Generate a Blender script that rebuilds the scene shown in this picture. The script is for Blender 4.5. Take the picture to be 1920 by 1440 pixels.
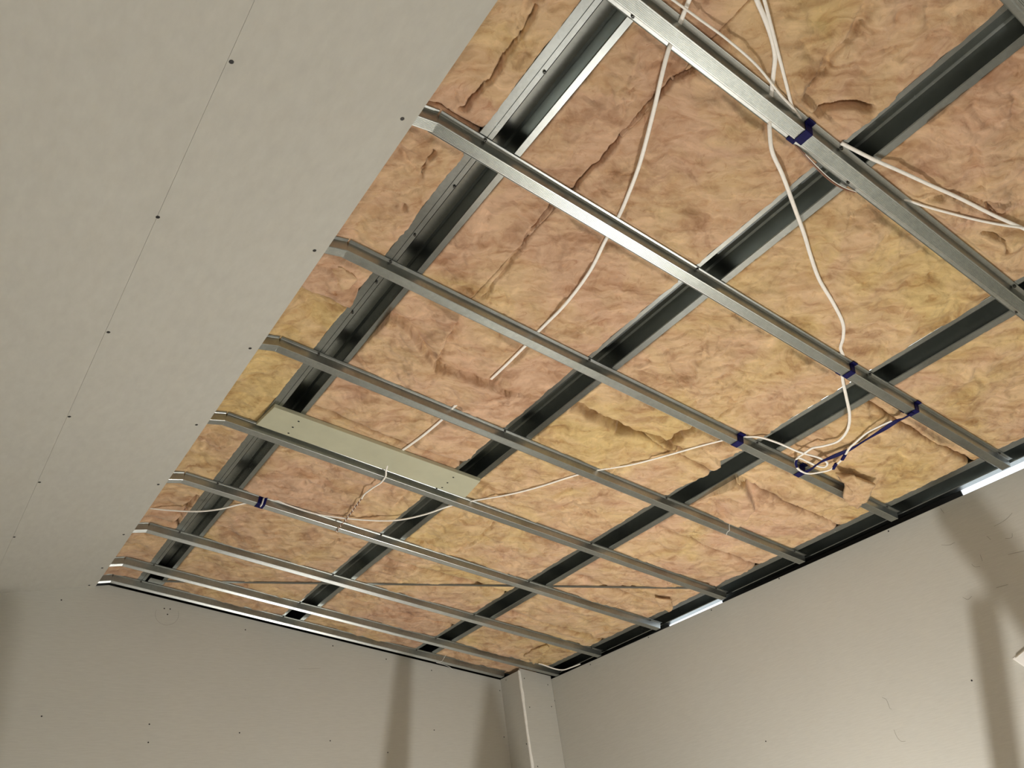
import bpy, bmesh, math, random
import numpy as np
from mathutils import Matrix, Vector

for o in list(bpy.data.objects):
    bpy.data.objects.remove(o, do_unlink=True)
scene = bpy.context.scene
COL = scene.collection
random.seed(4)

# ------------------------------------------------------------------ camera
EYE = np.array([0.0, 0.0, 1.55])
RW = np.array([[0.80449883, -0.57810598, -0.13629052],      # right
               [0.23292662, 0.5181582, -0.82295642],        # down
               [0.54637607, 0.63032179, 0.55151394]])       # forward
cam = bpy.data.cameras.new('camera')
cam.sensor_fit = 'HORIZONTAL'
cam.sensor_width = 36.0
cam.lens = 36.0 * 1474.67 / 1920.0
cam.clip_start = 0.02
camo = bpy.data.objects.new('camera', cam)
m = Matrix.Identity(4)
for i in range(3):
    m[i][0] = RW[0][i]
    m[i][1] = -RW[1][i]
    m[i][2] = -RW[2][i]
    m[i][3] = EYE[i]
camo.matrix_world = m
COL.objects.link(camo)
scene.camera = camo

# ------------------------------------------------------------------ sky (seen through the eaves gap)
world = bpy.data.worlds.new('world')
scene.world = world
world.use_nodes = True
bg = world.node_tree.nodes['Background']
bg.inputs[0].default_value = (0.86, 0.93, 1.0, 1)
bg.inputs[1].default_value = 1.6

# ------------------------------------------------------------------ exposure and room lights
scene.view_settings.view_transform = 'Standard'
scene.view_settings.look = 'None'
scene.view_settings.exposure = 0.08
scene.view_settings.gamma = 1.0
scene.view_settings.use_curve_mapping = False

LAMPS = [  # added fill lamp, then floor work light: position, watts, source radius, colour
    ((-1.3, -1.0, 0.80), 68.0, 0.06, (1.0, 0.98, 0.96)),  # unseen fill lamp, added to brighten the left side
    ((2.52, 2.25, 0.45), 150.0, 0.028, (1.0, 0.98, 0.96)),
]

# ------------------------------------------------------------------ building axes
PIT = math.radians(9.619)
D = 2.065                                    # eye to the batten face, square to the right-hand slope
UB = 0.575                                   # ridge fold, along the right-hand slope
exR = np.array([math.cos(PIT), 0, -math.sin(PIT)])
nR = np.array([math.sin(PIT), 0, math.cos(PIT)])
exL = np.array([math.cos(PIT), 0, math.sin(PIT)])
nL = np.array([-math.sin(PIT), 0, math.cos(PIT)])
EY = np.array([0, 1.0, 0])
BEND = EYE + UB * exR + D * nR
YW = 4.989                                   # end wall face
YB = -2.6                                    # back wall
XL = -2.3                                    # left wall
YN = -0.75                                   # near end of the open framing


def S(u, y, h):
    """right-hand slope coordinates -> world (numpy, broadcasting)"""
    u, y, h = np.broadcast_arrays(np.asarray(u, float), np.asarray(y, float), np.asarray(h, float))
    return EYE + u[..., None] * exR + y[..., None] * EY + (D + h)[..., None] * nR


def SL(s, y, h):
    """left-hand slope: s measured from the ridge fold (negative = left)"""
    s, y, h = np.broadcast_arrays(np.asarray(s, float), np.asarray(y, float), np.asarray(h, float))
    return BEND + s[..., None] * exL + y[..., None] * EY + h[..., None] * nL


def SF(u, y, h):
    """folded over the ridge with a soft crease"""
    u, y, h = np.broadcast_arrays(np.asarray(u, float), np.asarray(y, float), np.asarray(h, float))
    t = np.clip((u - UB + 0.06) / 0.12, 0, 1)
    nn = nL * (1 - t)[..., None] + nR * t[..., None]
    nn /= np.linalg.norm(nn, axis=-1, keepdims=True)
    d = u - UB
    ex = np.where((d < 0)[..., None], exL, exR)
    return BEND + d[..., None] * ex + y[..., None] * EY + h[..., None] * nn


def px(x, y, h=0.0):
    """survey point: photograph pixel -> (u, y) on the right-hand slope at depth h"""
    v = RW.T @ np.array([x - 960.0, y - 720.0, 1474.67])
    q = v * (D + h) / (v @ nR)
    return float(q @ exR), float(q[1])


def on_plane(x, y, p0, n):
    v = RW.T @ np.array([x - 960.0, y - 720.0, 1474.67])
    return EYE + v * (((p0 - EYE) @ n) / (v @ n))


# ------------------------------------------------------------------ helpers
def link(name, me, mat=None, parent=None, loc=None):
    o = bpy.data.objects.new(name, me)
    COL.objects.link(o)
    if mat is not None and me is not None and len(me.materials) == 0:
        me.materials.append(mat)
    if parent is not None:
        o.parent = parent
    if loc is not None:
        o.location = loc
    return o


def mesh(name, v, f, mat=None, parent=None, origin=None, smooth=False):
    v = np.asarray(v, float).reshape(-1, 3)
    org = np.zeros(3)
    if origin is not None:
        org = np.asarray(origin, float)
    base = np.zeros(3)
    if parent is not None:
        base = np.array(parent['_w'])
    if origin is None:
        org = v.mean(0) if parent is None else base
    me = bpy.data.meshes.new(name)
    me.from_pydata([tuple(q) for q in (v - org)], [], f)
    me.update()
    if smooth:
        me.polygons.foreach_set('use_smooth', [True] * len(me.polygons))
    o = link(name, me, mat, parent, tuple(org - base))
    o['_w'] = [float(a) for a in org]
    return o


def empty(name, loc, parent=None):
    o = bpy.data.objects.new(name, None)
    o.empty_display_size = 0.05
    COL.objects.link(o)
    base = np.zeros(3)
    if parent is not None:
        o.parent = parent
        base = np.array(parent['_w'])
    o.location = tuple(np.asarray(loc, float) - base)
    o['_w'] = [float(a) for a in loc]
    return o


def tag(o, label=None, cat=None, group=None, kind=None):
    if label:
        o['label'] = label
    if cat:
        o['category'] = cat
    if group:
        o['group'] = group
    if kind:
        o['kind'] = kind
    return o


def box_pts(c, ax, ay, az):
    c = np.asarray(c, float)
    v = [c + sx * ax + sy * ay + sz * az for sz in (-1, 1) for sy in (-1, 1) for sx in (-1, 1)]
    f = [(0, 2, 3, 1), (4, 5, 7, 6), (0, 1, 5, 4), (2, 6, 7, 3), (1, 3, 7, 5), (0, 4, 6, 2)]
    return np.array(v), f


def prism(poly_a, poly_b):
    """solid between two matching rings"""
    n = len(poly_a)
    v = list(poly_a) + list(poly_b)
    f = [tuple(range(n))[::-1], tuple(range(n, 2 * n))]
    for i in range(n):
        j = (i + 1) % n
        f.append((i, j, n + j, n + i))
    return np.array(v), f


def disc_mesh(name, r, t, n=10, dome=0.0):
    """small screw head: shallow cylinder with a dished cross recess, axis +Z"""
    bm = bmesh.new()
    top = []
    rings = [(r * 0.9, 0.0), (r, t * 0.4), (r * 0.8, t), (r * 0.35, t), (r * 0.2, t * 0.3)]
    prev = None
    first = None
    for rr, z in rings:
        ring = [bm.verts.new((rr * math.cos(2 * math.pi * k / n), rr * math.sin(2 * math.pi * k / n), z)) for k in range(n)]
        if prev:
            for k in range(n):
                bm.faces.new((prev[k], prev[(k + 1) % n], ring[(k + 1) % n], ring[k]))
        else:
            first = ring
        prev = ring
    bm.faces.new(prev)
    bm.faces.new(first[::-1])
    me = bpy.data.meshes.new(name)
    bm.to_mesh(me)
    bm.free()
    return me


def place_screw(me, pos, normal, parent, name='screw'):
    o = bpy.data.objects.new(name, me)
    COL.objects.link(o)
    base = np.zeros(3)
    if parent is not None:
        o.parent = parent
        base = np.array(parent['_w'])
    q = Vector((0, 0, 1)).rotation_difference(Vector(normal))
    o.rotation_mode = 'QUATERNION'
    o.rotation_quaternion = q
    o.location = tuple(np.asarray(pos) - base)
    return o


# ---- numpy gradient noise
_rng = np.random.RandomState(7)
_perm = _rng.permutation(256)
_perm = np.concatenate([_perm, _perm])
_ang = _rng.rand(256) * 2 * np.pi
_gx, _gy = np.cos(_ang), np.sin(_ang)


def noise(x, y, seed=0):
    x = np.asarray(x, float) + seed * 17.13
    y = np.asarray(y, float) - seed * 9.71
    xi = np.floor(x).astype(int)
    yi = np.floor(y).astype(int)
    xf, yf = x - xi, y - yi
    w = lambda t: t * t * t * (t * (t * 6 - 15) + 10)
    u, v = w(xf), w(yf)

    def g(ix, iy, dx, dy):
        k = _perm[(_perm[ix & 255] + iy) & 255]
        return _gx[k] * dx + _gy[k] * dy
    a = g(xi, yi, xf, yf)
    b = g(xi + 1, yi, xf - 1, yf)
    c = g(xi, yi + 1, xf, yf - 1)
    d = g(xi + 1, yi + 1, xf - 1, yf - 1)
    return (a + u * (b - a) + v * (c - a + u * (a - b - c + d))) * 1.5


def fbm(x, y, oct=4, seed=0, gain=0.5):
    s, a, f = 0, 1.0, 1.0
    for k in range(oct):
        s = s + a * noise(x * f, y * f, seed + k * 3)
        a *= gain
        f *= 2.03
    return s


# ------------------------------------------------------------------ materials
def new_mat(name):
    mt = bpy.data.materials.new(name)
    mt.use_nodes = True
    nt = mt.node_tree
    return mt, nt, nt.nodes['Principled BSDF']


def N(nt, t, **kw):
    n = nt.nodes.new(t)
    for k, v in kw.items():
        if k in n.inputs.keys() if hasattr(n.inputs, 'keys') else False:
            n.inputs[k].default_value = v
        else:
            setattr(n, k, v)
    return n


def ramp(nt, stops):
    r = nt.nodes.new('ShaderNodeValToRGB')
    e = r.color_ramp.elements
    while len(e) < len(stops):
        e.new(0.5)
    for k, (p, c) in enumerate(stops):
        e[k].position = p
        e[k].color = (*c, 1)
    return r


def noise_node(nt, scale, detail=4, rough=0.55, dist=0.0, vec=None):
    n = nt.nodes.new('ShaderNodeTexNoise')
    n.inputs['Scale'].default_value = scale
    n.inputs['Detail'].default_value = detail
    n.inputs['Roughness'].default_value = rough
    n.inputs['Distortion'].default_value = dist
    if vec is not None:
        nt.links.new(vec, n.inputs['Vector'])
    return n


def pos_vec(nt, scale=(1, 1, 1), rot=(0, 0, 0)):
    g = nt.nodes.new('ShaderNodeNewGeometry')
    mp = nt.nodes.new('ShaderNodeMapping')
    mp.inputs['Scale'].default_value = scale
    mp.inputs['Rotation'].default_value = rot
    nt.links.new(g.outputs['Position'], mp.inputs['Vector'])
    return mp.outputs['Vector']


def bump(nt, bsdf, height, strength, dist):
    b = nt.nodes.new('ShaderNodeBump')
    b.inputs['Strength'].default_value = strength
    b.inputs['Distance'].default_value = dist
    nt.links.new(height, b.inputs['Height'])
    nt.links.new(b.outputs['Normal'], bsdf.inputs['Normal'])
    return b


def mat_gypsum(name, c1, c2):
    mt, nt, b = new_mat(name)
    v = pos_vec(nt)
    n1 = noise_node(nt, 1.6, 5, 0.6, 0.3, v)
    r = ramp(nt, [(0.3, c1), (0.7, c2)])
    nt.links.new(n1.outputs['Fac'], r.inputs['Fac'])
    # faint horizontal paper grain
    n2 = noise_node(nt, 60, 3, 0.6, 0, pos_vec(nt, (0.25, 0.25, 3.0)))
    mx = nt.nodes.new('ShaderNodeMixRGB')
    mx.blend_type = 'OVERLAY'
    mx.inputs['Fac'].default_value = 0.10
    nt.links.new(r.outputs['Color'], mx.inputs['Color1'])
    nt.links.new(n2.outputs['Fac'], mx.inputs['Color2'])
    nt.links.new(mx.outputs['Color'], b.inputs['Base Color'])
    b.inputs['Roughness'].default_value = 0.85
    b.inputs['Specular IOR Level'].default_value = 0.25
    bump(nt, b, n2.outputs['Fac'], 0.03, 0.001)
    return mt


def mat_simple(name, col, rough=0.5, metal=0.0, var=0.0, vscale=20.0, spec=0.5, bmp=0.0):
    mt, nt, b = new_mat(name)
    b.inputs['Roughness'].default_value = rough
    b.inputs['Metallic'].default_value = metal
    b.inputs['Specular IOR Level'].default_value = spec
    if var > 0 or bmp > 0:
        n = noise_node(nt, vscale, 4, 0.6, 0.2, pos_vec(nt))
        lo = tuple(max(0, c * (1 - var)) for c in col)
        hi = tuple(min(1, c * (1 + var)) for c in col)
        r = ramp(nt, [(0.3, lo), (0.7, hi)])
        nt.links.new(n.outputs['Fac'], r.inputs['Fac'])
        nt.links.new(r.outputs['Color'], b.inputs['Base Color'])
        if bmp > 0:
            bump(nt, b, n.outputs['Fac'], bmp, 0.002)
    else:
        b.inputs['Base Color'].default_value = (*col, 1)
    return mt


def mat_galv(name, col, rough, bright=1.0):
    mt, nt, b = new_mat(name)
    v = nt.nodes.new('ShaderNodeTexVoronoi')
    v.inputs['Scale'].default_value = 90
    nt.links.new(pos_vec(nt), v.inputs['Vector'])
    n = noise_node(nt, 6, 4, 0.6, 0.2, pos_vec(nt))
    mx = nt.nodes.new('ShaderNodeMixRGB')
    mx.inputs['Fac'].default_value = 0.35
    nt.links.new(n.outputs['Fac'], mx.inputs['Color1'])
    nt.links.new(v.outputs['Color'], mx.inputs['Color2'])
    r = ramp(nt, [(0.25, tuple(c * 0.88 for c in col)), (0.75, tuple(min(1, c * 1.08) for c in col))])
    nt.links.new(mx.outputs['Color'], r.inputs['Fac'])
    nt.links.new(r.outputs['Color'], b.inputs['Base Color'])
    b.inputs['Metallic'].default_value = 1.0
    rr = nt.nodes.new('ShaderNodeMapRange')
    rr.inputs['To Min'].default_value = rough * 0.85
    rr.inputs['To Max'].default_value = rough * 1.2
    nt.links.new(n.outputs['Fac'], rr.inputs['Value'])
    nt.links.new(rr.outputs['Result'], b.inputs['Roughness'])
    return mt


def mat_wool():
    mt, nt, b = new_mat('glasswool')
    v = pos_vec(nt)
    warp = noise_node(nt, 3.2, 4, 0.6, 0.0, v)
    add = nt.nodes.new('ShaderNodeVectorMath')
    add.operation = 'MULTIPLY_ADD'
    add.inputs[1].default_value = (0.16, 0.16, 0.16)
    nt.links.new(warp.outputs['Color'], add.inputs[0])
    nt.links.new(v, add.inputs[2])
    wv = add.outputs['Vector']
    at = nt.nodes.new('ShaderNodeAttribute')
    at.attribute_type = 'OBJECT'
    at.attribute_name = 'tint'
    big = noise_node(nt, 1.9, 5, 0.62, 0.6, wv)
    s1 = nt.nodes.new('ShaderNodeMath')
    s1.operation = 'ADD'
    nt.links.new(big.outputs['Fac'], s1.inputs[0])
    nt.links.new(at.outputs['Fac'], s1.inputs[1])
    pinkyel = ramp(nt, [(0.36, (0.60, 0.395, 0.260)), (0.52, (0.63, 0.445, 0.258)), (0.68, (0.62, 0.455, 0.210))])
    nt.links.new(s1.outputs[0], pinkyel.inputs['Fac'])
    # wisps: stretched, warped fibre bundles
    mr = nt.nodes.new('ShaderNodeMapping')
    mr.inputs['Rotation'].default_value = (0, 0, 0.62)
    nt.links.new(wv, mr.inputs['Vector'])
    mp = nt.nodes.new('ShaderNodeMapping')
    mp.inputs['Scale'].default_value = (5.5, 17, 9)
    nt.links.new(mr.outputs['Vector'], mp.inputs['Vector'])
    wisp = noise_node(nt, 1.3, 6, 0.58, 0.7, mp.outputs['Vector'])
    rw = ramp(nt, [(0.26, (0.58, 0.45, 0.36)), (0.40, (0.86, 0.79, 0.73)), (0.54, (1.0, 1.0, 1.0)), (0.74, (1.22, 1.22, 1.20))])
    nt.links.new(wisp.outputs['Fac'], rw.inputs['Fac'])
    mx = nt.nodes.new('ShaderNodeMixRGB')
    mx.blend_type = 'MULTIPLY'
    mx.inputs['Fac'].default_value = 0.9
    nt.links.new(pinkyel.outputs['Color'], mx.inputs['Color1'])
    nt.links.new(rw.outputs['Color'], mx.inputs['Color2'])
    # blotches of heavier binder
    bl = noise_node(nt, 6.5, 5, 0.62, 0.9, wv)
    rb_ = ramp(nt, [(0.30, (0.52, 0.40, 0.32)), (0.46, (0.95, 0.93, 0.91)), (0.70, (1.14, 1.14, 1.14))])
    nt.links.new(bl.outputs['Fac'], rb_.inputs['Fac'])
    mb = nt.nodes.new('ShaderNodeMixRGB')
    mb.blend_type = 'MULTIPLY'
    mb.inputs['Fac'].default_value = 0.75
    nt.links.new(mx.outputs['Color'], mb.inputs['Color1'])
    nt.links.new(rb_.outputs['Color'], mb.inputs['Color2'])
    mx = mb
    # small pale and rust flecks of binder
    fl = noise_node(nt, 26, 5, 0.7, 1.2, wv)
    rf = ramp(nt, [(0.28, (0.74, 0.60, 0.52)), (0.42, (1, 1, 1)), (0.60, (1, 1, 1)), (0.74, (1.18, 1.16, 1.12))])
    nt.links.new(fl.outputs['Fac'], rf.inputs['Fac'])
    m2 = nt.nodes.new('ShaderNodeMixRGB')
    m2.blend_type = 'MULTIPLY'
    m2.inputs['Fac'].default_value = 0.8
    nt.links.new(mx.outputs['Color'], m2.inputs['Color1'])
    nt.links.new(rf.outputs['Color'], m2.inputs['Color2'])
    nt.links.new(m2.outputs['Color'], b.inputs['Base Color'])
    b.inputs['Roughness'].default_value = 0.95
    b.inputs['Specular IOR Level'].default_value = 0.1
    b.inputs['Sheen Weight'].default_value = 0.15
    ad = nt.nodes.new('ShaderNodeMath')
    ad.operation = 'MULTIPLY_ADD'
    ad.inputs[1].default_value = 0.5
    nt.links.new(fl.outputs['Fac'], ad.inputs[0])
    nt.links.new(wisp.outputs['Fac'], ad.inputs[2])
    bump(nt, b, ad.outputs[0], 0.5, 0.012)
    return mt


M = {}
M['ceil'] = mat_gypsum('plasterboard_ceiling', (0.505, 0.492, 0.437), (0.525, 0.512, 0.455))
M['wall'] = mat_gypsum('plasterboard_wall', (0.505, 0.492, 0.437), (0.525, 0.512, 0.455))
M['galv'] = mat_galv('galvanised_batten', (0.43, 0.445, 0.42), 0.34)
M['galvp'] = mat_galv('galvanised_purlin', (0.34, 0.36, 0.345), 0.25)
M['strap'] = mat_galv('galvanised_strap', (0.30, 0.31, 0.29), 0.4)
M['wool'] = mat_wool()
M['cable'] = mat_simple('white_cable_sheath', (0.92, 0.88, 0.80), 0.45, var=0.05, vscale=60)
M['dark'] = mat_simple('black_screw', (0.012, 0.011, 0.010), 0.5)
M['steel'] = mat_simple('screw_steel', (0.10, 0.10, 0.09), 0.4, 0.8)
M['tape'] = mat_simple('blue_insulating_tape', (0.003, 0.003, 0.06), 0.6, var=0.2, vscale=80, spec=0.15)
M['board'] = mat_simple('primed_green_board', (0.48, 0.47, 0.335), 0.6, var=0.05, vscale=9, bmp=0.05)
M['white'] = mat_simple('white_plaster_core', (0.86, 0.84, 0.78), 0.8, var=0.05, vscale=60)
M['copper'] = mat_simple('brown_core', (0.20, 0.085, 0.045), 0.4)
M['floor'] = mat_simple('concrete_floor', (0.56, 0.54, 0.50), 0.75, var=0.15, vscale=5, bmp=0.1)
M['roof'] = mat_simple('roof_foil', (0.10, 0.10, 0.10), 0.6)
M['clad'] = mat_simple('dark_cladding', (0.03, 0.027, 0.022), 0.7, var=0.3, vscale=8)
M['pencil'] = mat_simple('pencil_line', (0.27, 0.25, 0.21), 0.8)
M['black'] = mat_simple('black_plastic', (0.03, 0.03, 0.03), 0.5)
M['yellow'] = mat_simple('yellow_housing', (0.75, 0.45, 0.03), 0.5)
M['timber'] = mat_simple('raw_pine', (0.55, 0.40, 0.24), 0.6, var=0.1, vscale=12)
M['alu'] = mat_simple('aluminium', (0.6, 0.6, 0.6), 0.4, 1.0)
M['clear'] = mat_simple('white_nylon', (0.85, 0.84, 0.80), 0.35)


def mat_lens():
    mt, nt, b = new_mat('lamp_lens')
    b.inputs['Base Color'].default_value = (1, 1, 0.95, 1)
    b.inputs['Emission Color'].default_value = (1, 0.95, 0.86, 1)
    b.inputs['Emission Strength'].default_value = 8
    return mt


M['lens'] = mat_lens()

SCREW_W = disc_mesh('wall_screw', 0.0042, 0.0012)
SCREW_W.materials.append(M['dark'])
SCREW_C = disc_mesh('ceiling_screw', 0.0062, 0.0015)
SCREW_C.materials.append(M['dark'])
SCREW_M = disc_mesh('tek_screw', 0.0055, 0.006, 8)
SCREW_M.materials.append(M['steel'])

# ------------------------------------------------------------------ structure
# right wall runs very slightly out of square
WR0 = np.array([4.0837, 1.291])
WR1 = np.array([4.0236, 4.759])


def xr(y):
    t = (y - WR0[1]) / (WR1[1] - WR0[1])
    return WR0[0] + t * (WR1[0] - WR0[0])


WD = np.array([xr(1.0) - xr(0.0), 1.0, 0.0])
WD /= np.linalg.norm(WD)                      # along the wall
WN = np.array([-WD[1], WD[0], 0.0])           # into the room
ZB = EYE[2] + (BEND - EYE)[2]                 # ridge height at batten face


def z_right(x):
    return ZB - (x - BEND[0]) * math.tan(PIT)


def z_left(x):
    return ZB - (BEND[0] - x) * math.tan(PIT)


# floor
v, f = box_pts(((XL + 4.3) / 2, (YW + YB) / 2, -0.05), np.array([(4.3 - XL) / 2 + 0.3, 0, 0]), np.array([0, (YW - YB) / 2 + 0.4, 0]), np.array([0, 0, 0.05]))
tag(mesh('floor', v, f, M['floor'], origin=(1, 1, 0)), kind='structure')

# end wall: sheet whose top edge follows both slopes
zlo = 0.0
dz = 0.012 / math.cos(PIT)
xe = xr(YW) + 0.05
pts = [(XL - 0.05, zlo), (xe, zlo), (xe, z_right(xe) - 0.004), (BEND[0], ZB - 0.004), (BEND[0] - 0.07, z_left(BEND[0] - 0.07) - 0.004), (XL - 0.05, z_left(XL - 0.05) - 0.004)]
v, f = prism([(x, YW, z) for x, z in pts], [(x, YW + 0.012, z) for x, z in pts])
wall_end = tag(mesh('wall_end', v, f, M['wall'], origin=(1, YW, 0)), kind='structure')

# right wall
ya, yb = YB, YW + 0.1
a0 = np.array([xr(ya), ya, 0]); a1 = np.array([xr(yb), yb, 0])
top = lambda q: z_right(q[0]) - 0.004
o_ = -WN * 0.012
ring = [a0, a1, a1 + [0, 0, top(a1)], a0 + [0, 0, top(a0)]]
v, f = prism([q for q in ring], [q + o_ for q in ring])
wall_right = tag(mesh('wall_right', v, f, M['wall'], origin=(xr(1), 1, 0)), kind='structure')

# left and back walls (behind the viewer)
v, f = box_pts((XL - 0.03, (YW + YB) / 2, 1.5), np.array([0.03, 0, 0]), np.array([0, (YW - YB) / 2, 0]), np.array([0, 0, 1.5]))
tag(mesh('wall_left', v, f, M['wall'], origin=(XL, 1, 0)), kind='structure')
xe = xr(YB)
pts = [(XL - 0.05, 0), (xe, 0), (xe, z_right(xe)), (BEND[0], ZB), (XL - 0.05, z_left(XL - 0.05))]
v, f = prism([(x, YB, z) for x, z in pts], [(x, YB - 0.03, z) for x, z in pts])
tag(mesh('wall_back', v, f, M['wall'], origin=(1, YB, 0)), kind='structure')

# roof deck above the framing
for nm, fn, sgn in (('roof_right', lambda a, y, h: S(a, y, h), 1), ('roof_left', lambda a, y, h: SL(a, y, h), -1)):
    if sgn > 0:
        a, b = UB, 3.93
    else:
        a, b = -3.6, 0.0
    ring0 = [fn(a, YB - 0.2, 0.17), fn(b, YB - 0.2, 0.17), fn(b, YW + 0.4, 0.17), fn(a, YW + 0.4, 0.17)]
    ring1 = [fn(a, YB - 0.2, 0.20), fn(b, YB - 0.2, 0.20), fn(b, YW + 0.4, 0.20), fn(a, YW + 0.4, 0.20)]
    v, f = prism(ring0, ring1)
    tag(mesh(nm, v, f, M['roof'], origin=fn((a + b) / 2, 1.0, 0.17)), kind='structure')
# gable closure behind the end wall top
v, f = prism([(XL - .3, YW + 0.30, 1.5), (4.6, YW + 0.30, 1.5), (4.6, YW + 0.30, 3.35), (BEND[0], YW + 0.30, ZB + 0.2), (XL - .3, YW + 0.30, 3.35)],
             [(XL - .3, YW + 0.33, 1.5), (4.6, YW + 0.33, 1.5), (4.6, YW + 0.33, 3.35), (BEND[0], YW + 0.33, ZB + 0.2), (XL - .3, YW + 0.33, 3.35)])
tag(mesh('wall_gable', v, f, M['clad'], origin=(1, YW + .3, 2)), kind='structure')

# left-hand ceiling sheets (fixed under the battens on the left slope)
SEAM = -0.612
EDGE = -0.076
T = 0.0105
HL = -0.0105


def sheet(name, s0, s1, y0, y1, fn=SL, h0=HL, h1=0.0, parent=None):
    ring0 = [fn(s0, y0, h0), fn(s1, y0, h0), fn(s1, y1, h0), fn(s0, y1, h0)]
    ring1 = [fn(s0, y0, h1), fn(s1, y0, h1), fn(s1, y1, h1), fn(s0, y1, h1)]
    v, f = prism(ring0, ring1)
    return mesh(name, v, f, M['ceil'], parent)


ceil_l = tag(empty('ceiling', SL(-1.0, 2.0, 0)), kind='structure')
sl_end = (XL - BEND[0]) / math.cos(PIT)
pan1 = sheet('panel', SEAM + 0.00035, EDGE, YB, YW, parent=ceil_l)
pan2 = sheet('panel', SEAM - 1.2, SEAM - 0.00035, YB, YW, parent=ceil_l)
pan3 = sheet('panel', sl_end - 0.02, SEAM - 1.202, YB, YW, parent=ceil_l)
# finished ceiling behind the viewer
pan4 = sheet('panel', UB, 4.1, YB, YN, S, -0.0105, 0.0, ceil_l)
pan5 = sheet('panel', EDGE + 0.001, 0.0, YB, YN, SL, -0.0105, 0.0, ceil_l)

# near face edge of each batten
BY = [-0.0235, 0.577, 1.187, 1.788, 2.386, 2.983, 3.570, 4.175, 4.657, 4.924]
for k, y in enumerate(BY):
    if k == 0:
        continue
    for s, mul in ((-0.113, 1), (-0.606, 1)):
        yy = y + 0.026 + random.uniform(-.006, .006)
        if k == 8 and s < -0.5:
            continue
        place_screw(SCREW_C, SL(s + random.uniform(-.006, .006), yy, HL - 0.0004), -nL, pan1)
    if k in (2, 3, 5):
        place_screw(SCREW_C, SL(-1.22 + random.uniform(-.01, .01), y + .025, HL - 0.0004), -nL, pan2)

# end wall screws, right wall screws
for (x, y) in [(115, 1125), (308, 1141), (319, 1142), (314, 1152), (460, 1181), (624, 1211), (724, 1236), (809, 1257), (78, 1343), (280, 1358),
               (278, 1392), (449, 1374), (619, 1389), (814, 1369), (727, 1411), (937, 1295), (945, 1382)]:
    p = on_plane(x, y, np.array([0, YW, 0]), np.array([0, 1.0, 0]))
    place_screw(SCREW_W, p - [0, 0.0004, 0], (0, -1, 0), wall_end)
for (x, y) in [(1666, 996), (1461, 1085), (1334, 1144), (1216, 1195), (1107, 1246), (1040, 1314), (1822, 1276), (1436, 1390)]:
    p = on_plane(x, y, np.array([xr(1), 1.0, 0]), WN)
    place_screw(SCREW_W, p + WN * 0.0004, WN, wall_right)

# corner boxing: two narrow sheets with a torn white corner
CX = 3.722
CY = 4.752
ctop = lambda x: z_right(x) - 0.012
col = tag(empty('trim_1', (CX, CY, 0)), kind='structure')
ring0 = [(CX, YW - 0.0025, 0), (CX, CY, 0), (CX, CY, ctop(CX) + 0.010), (CX, YW - 0.0025, ctop(CX) + 0.010)]
v, f = prism([np.array(q) for q in ring0], [np.array(q) + [0.011, 0, 0] for q in ring0])
cp1 = mesh('panel', v, f, M['wall'], col)
xq = xr(CY) - 0.0025
ring0 = [(CX + .0115, CY, 0), (xq, CY, 0), (xq, CY, ctop(xq) + 0.03), (CX + .0115, CY, ctop(CX + .0115) + 0.03)]
v, f = prism([np.array(q) for q in ring0], [np.array(q) + [0, 0.011, 0] for q in ring0])
cp2 = mesh('panel', v, f, M['wall'], col)
# torn paper edge
rows, V_, F_ = 60, [], []
for i in range(rows + 1):
    z = ctop(CX) + 0.012 - 2.4 * i / rows
    w = 0.011 + 0.012 * abs(noise(i * 0.35, 3.1)) + 0.004 * abs(noise(i * 1.7, 8.0))
    l = 0.006 + 0.006 * abs(noise(i * 0.5, 22.0))
    V_ += [(CX - 0.0015, CY + l, z), (CX - 0.002, CY - 0.002, z), (CX + w, CY - 0.0018, z), (CX + w, CY + 0.001, z)]
    if i:
        b0 = 4 * (i - 1)
        for k in range(3):
            F_.append((b0 + k, b0 + k + 1, b0 + k + 5, b0 + k + 4))
cb = mesh('corner_bead', V_, F_, M['white'], col)
cb['label'] = 'torn white paper edge along the corner'
sol = cb.modifiers.new('thick', 'SOLIDIFY'); sol.thickness = 0.0012
for (x, y) in [(949, 1275), (983, 1272), (1027, 1284), (1034, 1325), (993, 1326), (1008, 1437), (987, 1395)]:
    if x < 980:
        p = on_plane(x, y, np.array([CX, CY, 0]), np.array([1.0, 0, 0]))
        place_screw(SCREW_W, p - [0.0004, 0, 0], (-1, 0, 0), cp1)
    else:
        p = on_plane(x, y, np.array([CX, CY, 0]), np.array([0, 1.0, 0]))
        place_screw(SCREW_W, p - [0, 0.0004, 0], (0, -1, 0), cp2)

# eaves cladding beyond the right wall, open in two places
Z0 = 2.2
for k, (y0, y1) in enumerate([(-2.7, 0.60), (1.50, 3.12), (3.60, 5.3)]):
    c = [np.array([xr(y) + 0.11, y, 0]) for y in (y0, y1)]
    zz = lambda q: z_right(q[0]) + 0.17
    ring0 = [c[0] + [0, 0, Z0], c[1] + [0, 0, Z0], c[1] + [0, 0, zz(c[1])], c[0] + [0, 0, zz(c[0])]]
    v, f = prism(ring0, [q + np.array([0.01, 0, 0]) for q in ring0])
    tag(mesh('wall_eaves_%d' % (k + 1), v, f, M['clad'], origin=(ring0[0] + ring0[2]) / 2), kind='structure')

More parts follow.
